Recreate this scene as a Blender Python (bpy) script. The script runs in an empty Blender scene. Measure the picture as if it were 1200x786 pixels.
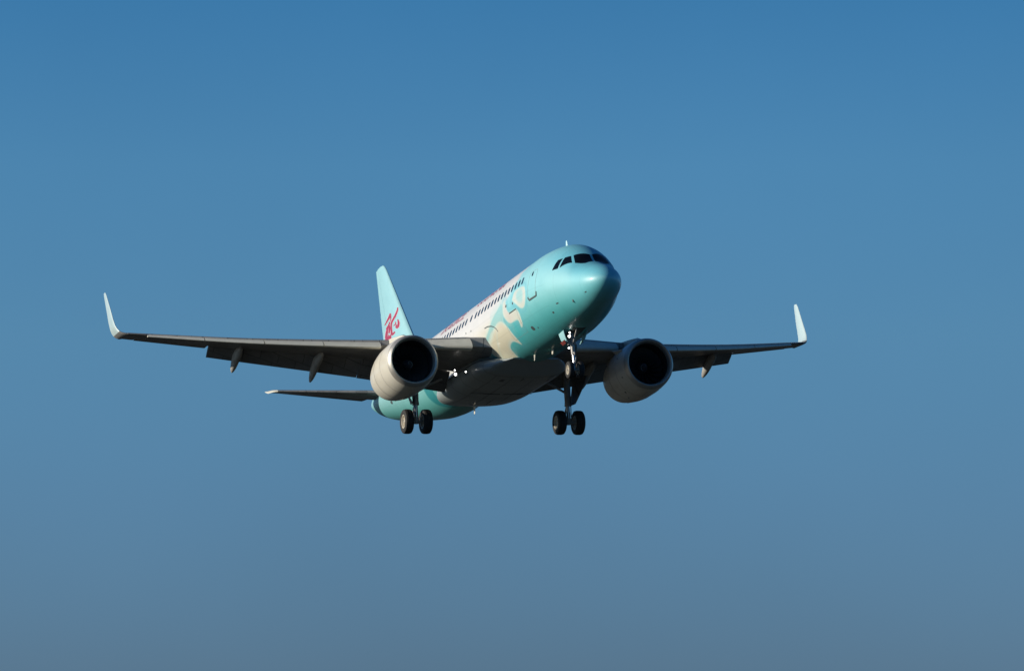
import bpy, bmesh, math, random
import numpy as np
from mathutils import Vector, Matrix
random.seed(4)
rng = np.random.default_rng(7)
R = math.radians
scn = bpy.context.scene
COL = scn.collection

# ------------------------------------------------------------------ camera, sky, sun, exposure
CAM_EL = R(7.0)
cam_data = bpy.data.cameras.new('camera'); cam = bpy.data.objects.new('camera', cam_data); COL.objects.link(cam)
cam_data.sensor_width = 36; cam_data.lens = 24.5847*200/1200*36
cam_data.clip_start = 0.5; cam_data.clip_end = 30000
cam.location = (0, 0, 1.7); cam.rotation_euler = (math.pi/2+CAM_EL, 0, 0)
scn.camera = cam

# pose of the airliner: airframe axes are x aft, y starboard, z up
C2W = np.array([[1, 0, 0], [0, math.sin(CAM_EL), math.cos(CAM_EL)], [0, -math.cos(CAM_EL), math.sin(CAM_EL)]])
def _rot(a):
    t = np.linalg.norm(a); k = a/t
    K = np.array([[0, -k[2], k[1]], [k[2], 0, -k[0]], [-k[1], k[0], 0]])
    return np.eye(3)+math.sin(t)*K+(1-math.cos(t))*K@K
AIR = _rot(np.array([-.211683, -.309485, -.019559]))@np.array([[0, -1, 0], [0, 0, -1], [1, 0, 0.]])
RW = C2W@AIR
REF = np.array([17.7, 0, 0.])
LOC = C2W@np.array([-26.3757/24.5, 15.7124/24.5, 200.])+np.array([0, 0, 1.7])

SUN_AIR = np.array([0.19, 0.94, 0.28]); SUN_AIR = SUN_AIR/np.linalg.norm(SUN_AIR)
SUN = RW@SUN_AIR
sun_el = math.asin(SUN[2]); sun_az = math.atan2(SUN[0], SUN[1])
sd = bpy.data.lights.new('sun', 'SUN'); sd.energy = 5.0; sd.angle = R(0.55); sd.color = (1.0, .91, .77)
so = bpy.data.objects.new('sun', sd); COL.objects.link(so)
so.rotation_euler = Vector(SUN).to_track_quat('Z', 'Y').to_euler()

w = bpy.data.worlds.new('World'); scn.world = w; w.use_nodes = True
nt = w.node_tree; bg = nt.nodes['Background']
sky = nt.nodes.new('ShaderNodeTexSky'); sky.sky_type = 'NISHITA'; sky.sun_disc = False
sky.sun_elevation = sun_el; sky.sun_rotation = sun_az
sky.altitude = 0; sky.air_density = 1.0; sky.dust_density = 0.3; sky.ozone_density = 3.0
tcw = nt.nodes.new('ShaderNodeTexCoord'); sx = nt.nodes.new('ShaderNodeSeparateXYZ'); nt.links.new(tcw.outputs['Generated'], sx.inputs[0])
mrw = nt.nodes.new('ShaderNodeMapRange'); mrw.inputs['From Max'].default_value = .3; nt.links.new(sx.outputs['Z'], mrw.inputs['Value'])
rw = nt.nodes.new('ShaderNodeValToRGB'); nt.links.new(mrw.outputs['Result'], rw.inputs['Fac'])
# the air of a clear, slightly dusty evening: tint of the sky by elevation above the horizon
TINT = [(0, .20, .35, .77), (2.42, .425, .66, 1.22), (4.7, .54, .86, 1.35), (7.0, .65, 1.09, 1.49), (9.3, .65, 1.21, 1.60), (11.6, .48, 1.13, 1.57), (16, .34, .85, 1.3), (17.4, .30, .70, 1.12)]
cr = rw.color_ramp
while len(cr.elements) > 1: cr.elements.remove(cr.elements[-1])
for k, (e, r_, g_, b_) in enumerate(TINT):
    el = cr.elements[0] if k == 0 else cr.elements.new(math.sin(R(e))/.3)
    el.position = math.sin(R(e))/.3; el.color = (r_/2, g_/2, b_/2, 1)
mw = nt.nodes.new('ShaderNodeVectorMath'); mw.operation = 'MULTIPLY'; nt.links.new(sky.outputs['Color'], mw.inputs[0]); nt.links.new(rw.outputs['Color'], mw.inputs[1])
# faint unevenness of the haze
nz = nt.nodes.new('ShaderNodeTexNoise'); nz.inputs['Scale'].default_value = 7; nz.inputs['Detail'].default_value = 4; nt.links.new(tcw.outputs['Generated'], nz.inputs['Vector'])
mz = nt.nodes.new('ShaderNodeMapRange'); mz.inputs['From Min'].default_value = .3; mz.inputs['From Max'].default_value = .7
mz.inputs['To Min'].default_value = 1.93; mz.inputs['To Max'].default_value = 2.07; nt.links.new(nz.outputs['Fac'], mz.inputs['Value'])
mw2 = nt.nodes.new('ShaderNodeVectorMath'); mw2.operation = 'SCALE'; nt.links.new(mz.outputs['Result'], mw2.inputs['Scale']); nt.links.new(mw.outputs[0], mw2.inputs[0])
nt.links.new(mw2.outputs[0], bg.inputs['Color']); bg.inputs['Strength'].default_value = 0.0695

scn.view_settings.view_transform = 'Standard'; scn.view_settings.look = 'None'
scn.view_settings.exposure = 0; scn.view_settings.gamma = 1
scn.render.engine = 'CYCLES'

# ------------------------------------------------------------------ materials
def mat(name, col, rough=.5, metal=0., panels=False, coat=0., noise=.0, nscale=3., emis=None, attr=None, bump=0., spec=.5):
    m = bpy.data.materials.new(name); m.use_nodes = True
    n = m.node_tree.nodes; l = m.node_tree.links; b = n['Principled BSDF']
    b.inputs['Base Color'].default_value = (*col, 1); b.inputs['Roughness'].default_value = rough
    b.inputs['Metallic'].default_value = metal; b.inputs['Coat Weight'].default_value = coat
    b.inputs['Coat Roughness'].default_value = .06; b.inputs['Specular IOR Level'].default_value = spec
    src = None
    if panels:      # access panels and skin joints of a metal wing
        tcp = n.new('ShaderNodeTexCoord'); mpp = n.new('ShaderNodeMapping'); mpp.inputs['Rotation'].default_value = (0, 0, R(90)); mpp.inputs['Location'].default_value = (.3, .4, 0)
        l.new(tcp.outputs['Object'], mpp.inputs['Vector']); bt_ = n.new('ShaderNodeTexBrick'); l.new(mpp.outputs['Vector'], bt_.inputs['Vector'])
        bt_.inputs['Scale'].default_value = 1.0; bt_.inputs['Brick Width'].default_value = 1.35; bt_.inputs['Row Height'].default_value = .55
        bt_.inputs['Mortar Size'].default_value = .012; bt_.inputs['Mortar Smooth'].default_value = .2; bt_.offset = .37; bt_.squash = .6; bt_.squash_frequency = 3
        bt_.inputs['Color1'].default_value = (*[v*1.12 for v in col], 1); bt_.inputs['Color2'].default_value = (*[v*.86 for v in col], 1)
        bt_.inputs['Mortar'].default_value = (*[v*.35 for v in col], 1); src = bt_.outputs['Color']
    if attr:
        a = n.new('ShaderNodeAttribute'); a.attribute_name = attr; src = a.outputs['Color']
    if noise > 0:
        tc = n.new('ShaderNodeTexCoord'); t = n.new('ShaderNodeTexNoise'); t.inputs['Scale'].default_value = nscale
        t.inputs['Detail'].default_value = 6; t.inputs['Roughness'].default_value = .6
        l.new(tc.outputs['Object'], t.inputs['Vector'])
        mr = n.new('ShaderNodeMapRange'); mr.inputs['From Min'].default_value = .3; mr.inputs['From Max'].default_value = .7
        mr.inputs['To Min'].default_value = 1-noise; mr.inputs['To Max'].default_value = 1.0
        l.new(t.outputs['Fac'], mr.inputs['Value'])
        mx = n.new('ShaderNodeMix'); mx.data_type = 'RGBA'; mx.blend_type = 'MULTIPLY'; mx.inputs['Factor'].default_value = 1
        if src is None: mx.inputs['A'].default_value = (*col, 1)
        else: l.new(src, mx.inputs['A'])
        l.new(mr.outputs['Result'], mx.inputs['B']); src = mx.outputs['Result']
        mr2 = n.new('ShaderNodeMapRange'); mr2.inputs['To Min'].default_value = rough*.8; mr2.inputs['To Max'].default_value = min(1, rough*1.25)
        l.new(t.outputs['Fac'], mr2.inputs['Value']); l.new(mr2.outputs['Result'], b.inputs['Roughness'])
        if bump > 0:
            bp = n.new('ShaderNodeBump'); bp.inputs['Strength'].default_value = bump; bp.inputs['Distance'].default_value = .02
            l.new(t.outputs['Fac'], bp.inputs['Height']); l.new(bp.outputs['Normal'], b.inputs['Normal'])
    if src is not None: l.new(src, b.inputs['Base Color'])
    if emis:
        b.inputs['Emission Color'].default_value = (1, .97, .9, 1); b.inputs['Emission Strength'].default_value = emis
    return m
M = dict(
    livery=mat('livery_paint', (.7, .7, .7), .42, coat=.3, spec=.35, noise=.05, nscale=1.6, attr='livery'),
    white=mat('nacelle_white_paint', (.66, .63, .54), .36, coat=.3, noise=.10, nscale=2.2),
    grey=mat('wing_grey_paint', (.27, .268, .26), .42, coat=.12, panels=True, noise=.3, nscale=1.5),
    greydark=mat('flap_grey_paint', (.20, .198, .192), .48, panels=True, noise=.3, nscale=2),
    slat=mat('slat_bare_metal_and_lit_tip', (.62, .61, .52), .5, metal=.1, noise=.12, nscale=2.5),
    teal=mat('light_teal_paint', (.33, .61, .65), .4, coat=.3, noise=.04, nscale=2),
    pale=mat('pale_teal_paint', (.50, .63, .64), .35, coat=.4, noise=.05, nscale=2),
    seam=mat('fine_panel_gap', (.22, .36, .37), .6),
    seamgrey=mat('fine_cowl_gap', (.42, .40, .36), .6),
    lip=mat('inlet_lip_metal', (.52, .50, .45), .42, metal=.6, noise=.15, nscale=3),
    canoe=mat('flap_fairing_paint', (.40, .385, .35), .45, noise=.25, nscale=4),
    dark=mat('dark_titanium', (.02, .02, .022), .55, noise=.3, nscale=5),
    duct=mat('inlet_duct', (.035, .035, .04), .6, noise=.2, nscale=4),
    tyre=mat('tyre_rubber', (.018, .017, .016), .75, noise=.3, nscale=9),
    rim=mat('wheel_rim_paint', (.50, .45, .36), .45, noise=.25, nscale=20),
    strut=mat('gear_leg_paint', (.40, .38, .35), .4, noise=.3, nscale=8),
    chrome=mat('oleo_chrome', (.5, .5, .5), .32, metal=1.),
    glass=mat('cockpit_glass', (.004, .005, .006), .10, spec=.3),
    pane=mat('cabin_glass', (.02, .035, .045), .15, spec=.5),
    line=mat('panel_gap', (.05, .07, .075), .7),
    red=mat('emblem_red_paint', (.42, .012, .045), .4, coat=.3, noise=.05),
    redtext=mat('title_red_paint', (.48, .035, .10), .4, coat=.3, noise=.05),
    pink=mat('emblem_outline_paint', (.66, .56, .60), .4),
    redprimer=mat('dark_red_primer', (.16, .02, .015), .6, noise=.2),
    lamp=mat('lamp_glow', (1, 1, 1), .3, emis=6.),
    housing=mat('lamp_housing', (.2, .2, .2), .4, metal=.5),
    grass=mat('grass', (.020, .022, .012), .9, noise=.5, nscale=.05),
)

# ------------------------------------------------------------------ object helpers
def mesh_obj(name, V, F, m, parent=None, smooth=True, label=None, sharp=R(38)):
    V = np.asarray(V, float)-REF
    me = bpy.data.meshes.new(name); me.from_pydata([tuple(v) for v in V], [], [tuple(f) for f in F])
    me.materials.append(M[m]); me.validate()
    bm = bmesh.new(); bm.from_mesh(me); bmesh.ops.recalc_face_normals(bm, faces=bm.faces); bm.to_mesh(me); bm.free()
    if smooth:
        me.shade_smooth(); me.set_sharp_from_angle(angle=sharp)
    o = bpy.data.objects.new(name, me); COL.objects.link(o)
    if parent is not None: o.parent = parent
    if label: o['label'] = label
    return o
class MB:
    def __init__(s): s.V = []; s.F = []
    def add(s, V, F):
        b = len(s.V); s.V += [tuple(v) for v in V]; s.F += [tuple(i+b for i in f) for f in F]; return s
    def grid(s, G, closed_v=True, cap=True):
        """G: (n, m, 3) rings"""
        G = np.asarray(G); n, m = G.shape[:2]; F = []
        mm = m if closed_v else m-1
        for i in range(n-1):
            for j in range(mm):
                k = (j+1) % m
                F.append((i*m+j, i*m+k, (i+1)*m+k, (i+1)*m+j))
        if cap and closed_v:
            F.append(tuple(range(m-1, -1, -1))); F.append(tuple((n-1)*m+j for j in range(m)))
        return s.add(G.reshape(-1, 3), F)
    def tube(s, pts, rad, n=10, cap=True):
        pts = np.asarray(pts, float); rad = np.broadcast_to(rad, (len(pts),)); rings = []
        for i, p in enumerate(pts):
            t = pts[min(i+1, len(pts)-1)]-pts[max(i-1, 0)]; t /= np.linalg.norm(t)
            a = np.array([0, 0, 1.]) if abs(t[2]) < .9 else np.array([1., 0, 0])
            u = np.cross(t, a); u /= np.linalg.norm(u); v = np.cross(t, u)
            th = np.arange(n)/n*2*np.pi
            rings.append(p+rad[i]*(np.cos(th)[:, None]*u+np.sin(th)[:, None]*v))
        return s.grid(np.array(rings), cap=cap)
    def lathe(s, prof, c, axis='y', n=40, cap=False):
        """prof: list of (along, radius)"""
        th = np.arange(n)/n*2*np.pi; rings = []
        for a, r in prof:
            if axis == 'y': rings.append(np.stack([c[0]+r*np.cos(th), c[1]+a+0*th, c[2]+r*np.sin(th)], -1))
            else: rings.append(np.stack([c[0]+a+0*th, c[1]+r*np.cos(th), c[2]+r*np.sin(th)], -1))
        return s.grid(np.array(rings), cap=cap)
    def box(s, lo, hi):
        x0, y0, z0 = lo; x1, y1, z1 = hi
        V = [(x0, y0, z0), (x1, y0, z0), (x1, y1, z0), (x0, y1, z0), (x0, y0, z1), (x1, y0, z1), (x1, y1, z1), (x0, y1, z1)]
        return s.add(V, [(0, 3, 2, 1), (4, 5, 6, 7), (0, 1, 5, 4), (1, 2, 6, 5), (2, 3, 7, 6), (3, 0, 4, 7)])
    def plate(s, quad, th, nu=1, bulge=0.):
        """a slab from four corners, thickness th along its normal"""
        q = np.asarray(quad, float); n = np.cross(q[1]-q[0], q[3]-q[0]); n /= np.linalg.norm(n)
        k = 8; top = []; 
        for i in range(k+1):
            for j in range(k+1):
                a, b = i/k, j/k
                p = q[0]*(1-a)*(1-b)+q[1]*a*(1-b)+q[2]*a*b+q[3]*(1-a)*b
                top.append(p+n*bulge*(1-(2*b-1)**2))
        top = np.array(top); V = np.concatenate([top+n*th/2, top-n*th/2]); F = []; N = (k+1)**2
        for i in range(k):
            for j in range(k):
                a = i*(k+1)+j; f = (a, a+k+1, a+k+2, a+1); F.append(f); F.append(tuple(x+N for x in f[::-1]))
        for i in range(k):
            for (a, b) in ((i, i+1), (k*(k+1)+i+1, k*(k+1)+i), ((i+1)*(k+1), i*(k+1)), (i*(k+1)+k, (i+1)*(k+1)+k)):
                F.append((b, a, a+N, b+N))
        return s.add(V, F)
    def obj(s, name, m, parent, **k): return mesh_obj(name, s.V, s.F, m, parent, **k)

#GEO-BEGIN
def pchip(xs, ys):
    xs = np.array(xs, float); ys = np.array(ys, float)
    h = np.diff(xs); d = np.diff(ys)/h
    m = np.zeros_like(ys)
    for i in range(1, len(xs)-1):
        if d[i-1]*d[i] > 0:
            w1 = 2*h[i]+h[i-1]; w2 = h[i]+2*h[i-1]
            m[i] = (w1+w2)/(w1/d[i-1]+w2/d[i])
    m[0] = d[0]; m[-1] = d[-1]
    def f(x):
        x = np.clip(np.asarray(x, float), xs[0], xs[-1])
        i = np.clip(np.searchsorted(xs, x, side='right')-1, 0, len(xs)-2)
        t = (x-xs[i])/h[i]
        return ((2*t**3-3*t**2+1)*ys[i]+(t**3-2*t**2+t)*h[i]*m[i]
                + (-2*t**3+3*t**2)*ys[i+1]+(t**3-t**2)*h[i]*m[i+1])
    return f
_q = lambda a: np.sqrt(np.array(a, float))
FX = [0, .1, .3, .6, 1, 1.5, 1.95, 2.4, 2.9, 3.4, 4.2, 5.2, 6.2, 23.5, 25, 27, 29, 31, 33, 35, 36.6, 37.3, 37.57]
TOP = pchip(_q(FX), [-.55, -.30, -.10, .09, .27, .45, .64, 1.09, 1.43, 1.67, 1.92, 2.03, 2.07, 2.07, 2.07, 2.07, 2.05, 2.02, 1.93, 1.76, 1.55, 1.42, 1.27])
BOT = pchip(_q(FX), [-.55, -.82, -1.0, -1.16, -1.31, -1.43, -1.52, -1.60, -1.68, -1.75, -1.84, -1.93, -2.0, -2.03, -1.93, -1.64, -1.28, -.90, -.49, .04, .58, .85, 1.05])
HW = pchip(_q(FX), [0, .32, .53, .72, .89, 1.03, 1.14, 1.27, 1.42, 1.56, 1.75, 1.90, 1.965, 1.975, 1.97, 1.90, 1.74, 1.52, 1.22, .86, .50, .30, .10])
ZC = pchip(_q(FX), [-.55, -.55, -.54, -.52, -.48, -.42, -.35, -.28, -.21, -.15, -.07, -.02, 0, 0, .01, .10, .25, .45, .65, .85, 1.02, 1.10, 1.15])
def fus(x, phi):
    """phi measured from the crown towards starboard (right hand) side"""
    x = np.asarray(x, float); s = _q(np.maximum(x, 0))
    t, b, w, c = TOP(s), BOT(s), HW(s), ZC(s)
    cp = np.cos(phi); sp = np.sin(phi)
    z = c+np.where(cp >= 0, (t-c)*cp, (c-b)*cp)
    return np.stack(np.broadcast_arrays(x, w*sp, z), -1)
def fus_y(x, z):
    s = _q(np.maximum(np.asarray(x, float), 0))
    t, b, w, c = TOP(s), BOT(s), HW(s), ZC(s)
    h = np.where(z >= c, t-c, c-b)
    return w*np.sqrt(np.clip(1-((z-c)/np.maximum(h, 1e-6))**2, 0, 1))
def fus_n(x, phi):
    e = 1e-3
    a = fus(x+e, phi)-fus(np.maximum(x-e, 1e-5), phi); b = fus(x, phi+e)-fus(x, phi-e)
    n = np.cross(b, a); n /= np.linalg.norm(n, axis=-1, keepdims=True)+1e-12
    p = fus(x, phi); o = p-np.array([0, 0, 0])
    c = np.stack([x*0, p[..., 1], p[..., 2]-ZC(_q(np.maximum(x, 0)))], -1)
    sgn = np.sign(np.sum(n*c, -1, keepdims=True)); sgn[sgn == 0] = 1
    return n*sgn
#GEO-END

# ------------------------------------------------------------------ ground (below the frame, it only returns light)
def ground():
    n = 64; rings = [0.5, 30, 80, 200, 500, 1200, 3000, 8000, 20000]; V = [(0, 0, 0)]; F = []
    for r in rings:
        for j in range(n): V.append((r*math.cos(2*math.pi*j/n), r*math.sin(2*math.pi*j/n), 0))
    for j in range(n): F.append((0, 1+j, 1+(j+1) % n))
    for i in range(len(rings)-1):
        for j in range(n):
            a = 1+i*n+j; b = 1+i*n+(j+1) % n; F.append((a, a+n, b+n, b))
    me = bpy.data.meshes.new('ground'); me.from_pydata(V, [], F); me.materials.append(M['grass'])
    o = bpy.data.objects.new('ground', me); COL.objects.link(o); o['kind'] = 'structure'
ground()

# ------------------------------------------------------------------ the airliner
plane = bpy.data.objects.new('airliner', None); COL.objects.link(plane)
plane.matrix_world = Matrix.Translation(Vector(LOC)) @ Matrix([list(r) for r in RW]).to_4x4()
plane['label'] = 'teal and white passenger jet with red tail emblem, flying with landing gear down'
plane['category'] = 'airliner'

def sdist(P, poly):
    """signed distance (inside positive) of points P (n,2) to polygon"""
    P = np.asarray(P, float); a = np.asarray(poly, float); b = np.roll(a, -1, 0)
    d = np.full(len(P), 1e9); ins = np.zeros(len(P), bool)
    for p, q in zip(a, b):
        e = q-p; w_ = P-p; t = np.clip((w_@e)/(e@e+1e-12), 0, 1)
        d = np.minimum(d, np.hypot(*(w_-t[:, None]*e).T))
        c = ((p[1] > P[:, 1]) != (q[1] > P[:, 1])); xi = p[0]+(P[:, 1]-p[1])*(q[0]-p[0])/((q[1]-p[1])+1e-12)
        ins ^= c & (P[:, 0] < xi)
    return np.where(ins, d, -d)
def linedist(P, line):
    P = np.asarray(P, float); d = np.full(len(P), 1e9); tt = np.zeros(len(P)); a = np.asarray(line, float)
    for k in range(len(a)-1):
        e = a[k+1]-a[k]; w_ = P-a[k]; t = np.clip((w_@e)/(e@e+1e-12), 0, 1)
        dd = np.hypot(*(w_-t[:, None]*e).T); m = dd < d; d = np.where(m, dd, d); tt = np.where(m, (k+t)/(len(a)-1), tt)
    return d, tt
def smooth_poly(p, it=2):
    p = np.asarray(p, float)
    for _ in range(it):
        q = np.roll(p, -1, 0); p = np.stack([p*.75+q*.25, p*.25+q*.75], 1).reshape(-1, 2)
    return p
def smooth_line(p, it=3):
    p = np.asarray(p, float)
    for _ in range(it):
        q = np.stack([p[:-1]*.75+p[1:]*.25, p[:-1]*.25+p[1:]*.75], 1).reshape(-1, 2); p = np.vstack([p[:1], q, p[-1:]])
    return p
def ss(a, b, x): t = np.clip((x-a)/(b-a), 0, 1); return t*t*(3-2*t)
K = 2.0*math.pi/180      # degrees of phi to metres of girth, so that shapes are measured in metres
def G_(l): return np.array([(x, p*K) for x, p in l])
RIB = smooth_line(G_([(9.44, 80), (9.57, 89.2), (9.89, 95.5), (10.75, 97.8), (11.32, 102.0), (11.86, 107.5), (12.35, 112.3), (12.77, 119.6), (13.22, 126.2), (13.6, 140)]))
P2 = smooth_poly(G_([(9.79, 100.9), (10.31, 100.6), (10.6, 102.4), (11.05, 105.3), (11.66, 111.9), (12.23, 116.7), (12.8, 128.0), (12.2, 150), (11.0, 160), (10.63, 147.0), (10.5, 139.0), (10.09, 134.2), (9.6, 132.6), (9.32, 138), (9.15, 146), (9.0, 133.5), (9.05, 124.7), (9.12, 114.8), (9.42, 106.4)]))
P3 = smooth_poly(G_([(9.25, 80), (9.3, 88.1), (9.3, 95.5), (9.15, 101.7), (8.93, 108.3), (8.63, 112.3), (8.16, 112.3), (7.74, 112.6), (7.59, 114.8), (7.67, 120.7), (7.77, 125.6), (7.36, 122.2), (7.22, 115.9), (7.15, 107.9), (7.3, 101.0), (7.6, 99.0), (8.43, 99.8), (8.73, 92.9), (8.9, 80)]))
P4 = smooth_poly(G_([(7.62, 76.1), (7.79, 83.4), (7.91, 85.9), (7.3, 94.4), (6.98, 100.6), (6.63, 104.6), (6.31, 104.2), (6.06, 99.8), (5.89, 90.7), (5.99, 80.5), (6.36, 76.6), (7.2, 75.6)]))
P4H = smooth_poly(G_([(7.25, 79), (7.3, 86.7), (6.95, 94.5), (6.5, 97.5), (6.28, 92), (6.3, 82.6), (6.7, 77.5)]))
TAILSTR = smooth_poly(G_([(22.95, 105), (23.0, 119.6), (23.1, 129.1), (23.0, 145), (22.6, 158), (22.0, 168), (21.6, 168), (21.9, 158.5), (22.1, 147.4), (22.1, 132.0), (21.95, 123.3), (21.9, 105)]))
def livery(X, PHI):
    ph = np.abs(PHI); deg = np.degrees(ph); x = X
    Q = np.stack([x, deg*K], 1)
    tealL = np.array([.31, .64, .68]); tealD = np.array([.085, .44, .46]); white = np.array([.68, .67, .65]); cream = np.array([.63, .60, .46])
    pinkc = np.array([.64, .55, .51]); brite = np.array([.56, .68, .62]); deep = np.array([.02, .27, .31]); blue = np.array([.11, .43, .52])
    mix = lambda a, b, t: a*(1-t[:, None])+b*t[:, None]
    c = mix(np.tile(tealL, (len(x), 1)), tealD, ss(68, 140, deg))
    nose = ss(6.5, 2.0, x)*ss(88, 45, deg); c = mix(c, np.array([.10, .43, .56]), nose*.85); c = mix(c, np.array([.18, .56, .64]), ss(3.5, .8, x)*.5)
    # soft change to white on the crown and cabin, behind the first windows
    xb = np.interp(deg, [0, 60, 75, 84, 90, 100, 112, 130, 180], [6.6, 7.6, 8.4, 9.0, 9.35, 9.9, 11.9, 13.0, 13.6])
    wv = .12*np.sin(deg*.35)
    tw = ss(-.35, .5, x-xb+wv)*(1-ss(112, 150, deg)*.0)
    body = mix(np.tile(white, (len(x), 1)), cream, ss(84, 112, deg)*ss(17, 9.5, x))
    c = mix(c, body, tw)
    # ribbon
    d, t = linedist(Q, RIB); wd = .10+.28*np.exp(-((t-.22)/.16)**2)
    c = mix(c, np.array([.45, .63, .61]), ss(.9, .1, d)*.75*(x < 11.2)); c = mix(c, np.array([.31, .56, .55]), ss(.06, -.04, d-wd)*ss(0, .1, t))
    rim = np.exp(-((d-wd-.09)/.06)**2)*ss(.2, .4, t); c = mix(c, brite, rim*.7)
    # big cloud, middle cloud, upper curl
    for poly, e, shade in ((P2, .04, 1), (P3, .035, 2), (P4, .035, 3)):
        s = sdist(Q, poly)
        yy = Q[:, 1]
        base = mix(np.tile(cream, (len(x), 1)), pinkc, np.exp(-((s-.28)/.14)**2)*.6*ss(118*K, 98*K, yy))
        base = mix(base, brite, np.exp(-(s/.13)**2)*.8)
        if shade > 1: base = mix(base, np.array([.58, .65, .60]), ss(-.1, .2, s)*(.75 if shade == 3 else .6))
        if shade == 3:
            h = sdist(Q, P4H); base = mix(base, np.array([.33, .62, .62]), ss(-.12, .12, h)*.75)
        if shade == 1: base = mix(base, np.array([.50, .66, .63]), np.exp(-((x-10.75-(yy/K-112)*.045)/.10)**2)*ss(104*K, 112*K, yy)*.35)
        if shade == 2: base = mix(base, pinkc, np.exp(-((x-8.5)/.5)**2)*.4)
        # the teal just outside is deeper
        c = mix(c, blue, np.exp(-((s+.16)/.10)**2)*.35*(x < 9.4))
        c = mix(c, base, ss(-e, e, s))
    # between the clouds
    d, t = linedist(Q, smooth_line(G_([(9.4, 103), (9.0, 112.5), (8.3, 116), (8.6, 119)]))); c = mix(c, np.array([.22, .52, .52]), ss(.09, .0, d)*.8)
    d, t = linedist(Q, smooth_line(G_([(8.35, 117), (8.1, 124), (8.6, 136)]))); c = mix(c, np.array([.06, .45, .49]), ss(.45, .0, d)*.55*(sdist(Q, P2) < 0)*(sdist(Q, P3) < 0))
    # tail: teal again, shading towards the keel painted in, with one dark curved stripe
    xb = np.interp(deg, [0, 60, 95, 115, 180], [27, 26.5, 23.6, 20.6, 19.8]); tt = ss(-.5, .5, x-xb)
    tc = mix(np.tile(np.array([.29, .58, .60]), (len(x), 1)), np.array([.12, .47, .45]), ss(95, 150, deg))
    c = mix(c, tc, tt)
    s = sdist(Q, TAILSTR); c = mix(c, deep, ss(-.06, .06, s)*.85)
    # skin joints: faint frames and lap joints
    fr = np.abs((x-5.9) % 2.66-1.33); c = mix(c, c*.80, ss(.03, .0, np.abs(fr-1.33))*.55*(x > 3))
    for dg in (28, 58, 88, 119, 147): c = mix(c, c*.80, ss(.03, .0, np.abs(deg-dg)*K)*.5*(x > 4)*(x < 33))
    # radome seam
    c = mix(c, c*.82, ss(.03, .0, np.abs(x-1.25-.0*deg))*.5)
    return np.clip(c, 0, 1)

def fuselage():
    s = np.concatenate([np.linspace(0.02, math.sqrt(1.2), 60), np.sqrt(np.linspace(1.2, 14.5, 430))[1:], np.sqrt(np.linspace(14.5, 37.57, 420))[1:]])
    X = s**2; m = 320; PH = np.arange(m)/m*2*np.pi-np.pi
    G = fus(X[:, None], PH[None, :])
    n = len(X); V = np.concatenate([G.reshape(-1, 3), [[-.0, 0, -.55]]])
    i = np.arange(n-1)[:, None]; j = np.arange(m)[None, :]; k = (j+1) % m
    F = np.stack([i*m+j, i*m+k, (i+1)*m+k, (i+1)*m+j], -1).reshape(-1, 4).tolist()
    F += [(n*m, (q+1) % m, q) for q in range(m)]; F.append([(n-1)*m+q for q in range(m)])
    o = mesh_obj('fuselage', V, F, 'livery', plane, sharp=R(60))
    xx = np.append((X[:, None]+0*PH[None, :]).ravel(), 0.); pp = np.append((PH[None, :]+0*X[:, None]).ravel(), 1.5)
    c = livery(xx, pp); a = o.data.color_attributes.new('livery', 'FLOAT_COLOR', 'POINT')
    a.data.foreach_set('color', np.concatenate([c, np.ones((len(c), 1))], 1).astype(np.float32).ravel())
    return o
fuse = fuselage()

def surf(x, phi, off): return fus(x, phi)+fus_n(x, phi)*off
def patch(name, poly, m, off=.006, parent=fuse, step=.12, side=1, depth=.03, label=None, rnd=0):
    """polygon in (x, phi degrees) laid on the fuselage skin, with a little thickness"""
    P = np.array([(x, math.radians(p)*2) for x, p in poly])
    if rnd: P = smooth_poly(P, rnd)
    bm = bmesh.new(); vs = [bm.verts.new((a, b, 0)) for a, b in P]; bm.faces.new(vs)
    for ax in (0, 1):
        lo, hi = P[:, ax].min(), P[:, ax].max(); q = math.floor(lo/step)*step+step
        while q < hi-1e-4:
            if q > lo+1e-4:
                no = Vector((1, 0, 0)) if ax == 0 else Vector((0, 1, 0))
                bmesh.ops.bisect_plane(bm, geom=bm.verts[:]+bm.edges[:]+bm.faces[:], plane_co=no*q, plane_no=no)
            q += step
    bmesh.ops.triangulate(bm, faces=bm.faces[:])
    top = len(bm.verts)
    r = bmesh.ops.extrude_face_region(bm, geom=bm.faces[:])
    low = [v for v in r['geom'] if isinstance(v, bmesh.types.BMVert)]
    lowset = set(low)
    arr = np.array([v.co[:2] for v in bm.verts]); off_ = np.array([off if v not in lowset else off-depth for v in bm.verts])
    W = surf(arr[:, 0], side*arr[:, 1]/2, off_[:, None])
    bm.verts.index_update(); F = [[v.index for v in f.verts] for f in bm.faces]; bm.free()
    return mesh_obj(name, W, F, m, parent, label=label, sharp=R(30))
def ribbon(name, line, wd, m='line', off=.004, parent=fuse, side=1, closed=False, label=None):
    L = np.array([(x, math.radians(p)) for x, p in line], float)
    if closed: L = np.vstack([L, L[:1]])
    T = []
    for a, b in zip(L[:-1], L[1:]):
        n = max(2, int(np.hypot(b[0]-a[0], (b[1]-a[1])*2)/.1)); T += [a+(b-a)*i/n for i in range(n)]
    T.append(L[-1]); T = np.array(T); P = surf(T[:, 0], side*T[:, 1], off); N = fus_n(T[:, 0], side*T[:, 1])
    t = np.gradient(P, axis=0); s = np.cross(t, N); s /= np.linalg.norm(s, axis=1, keepdims=True)+1e-9
    G = np.stack([P-s*wd/2, P+s*wd/2, P+s*wd/2-N*.02, P-s*wd/2-N*.02], 1)
    return MB().grid(G).obj(name, m, parent, smooth=False, label=label)

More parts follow.
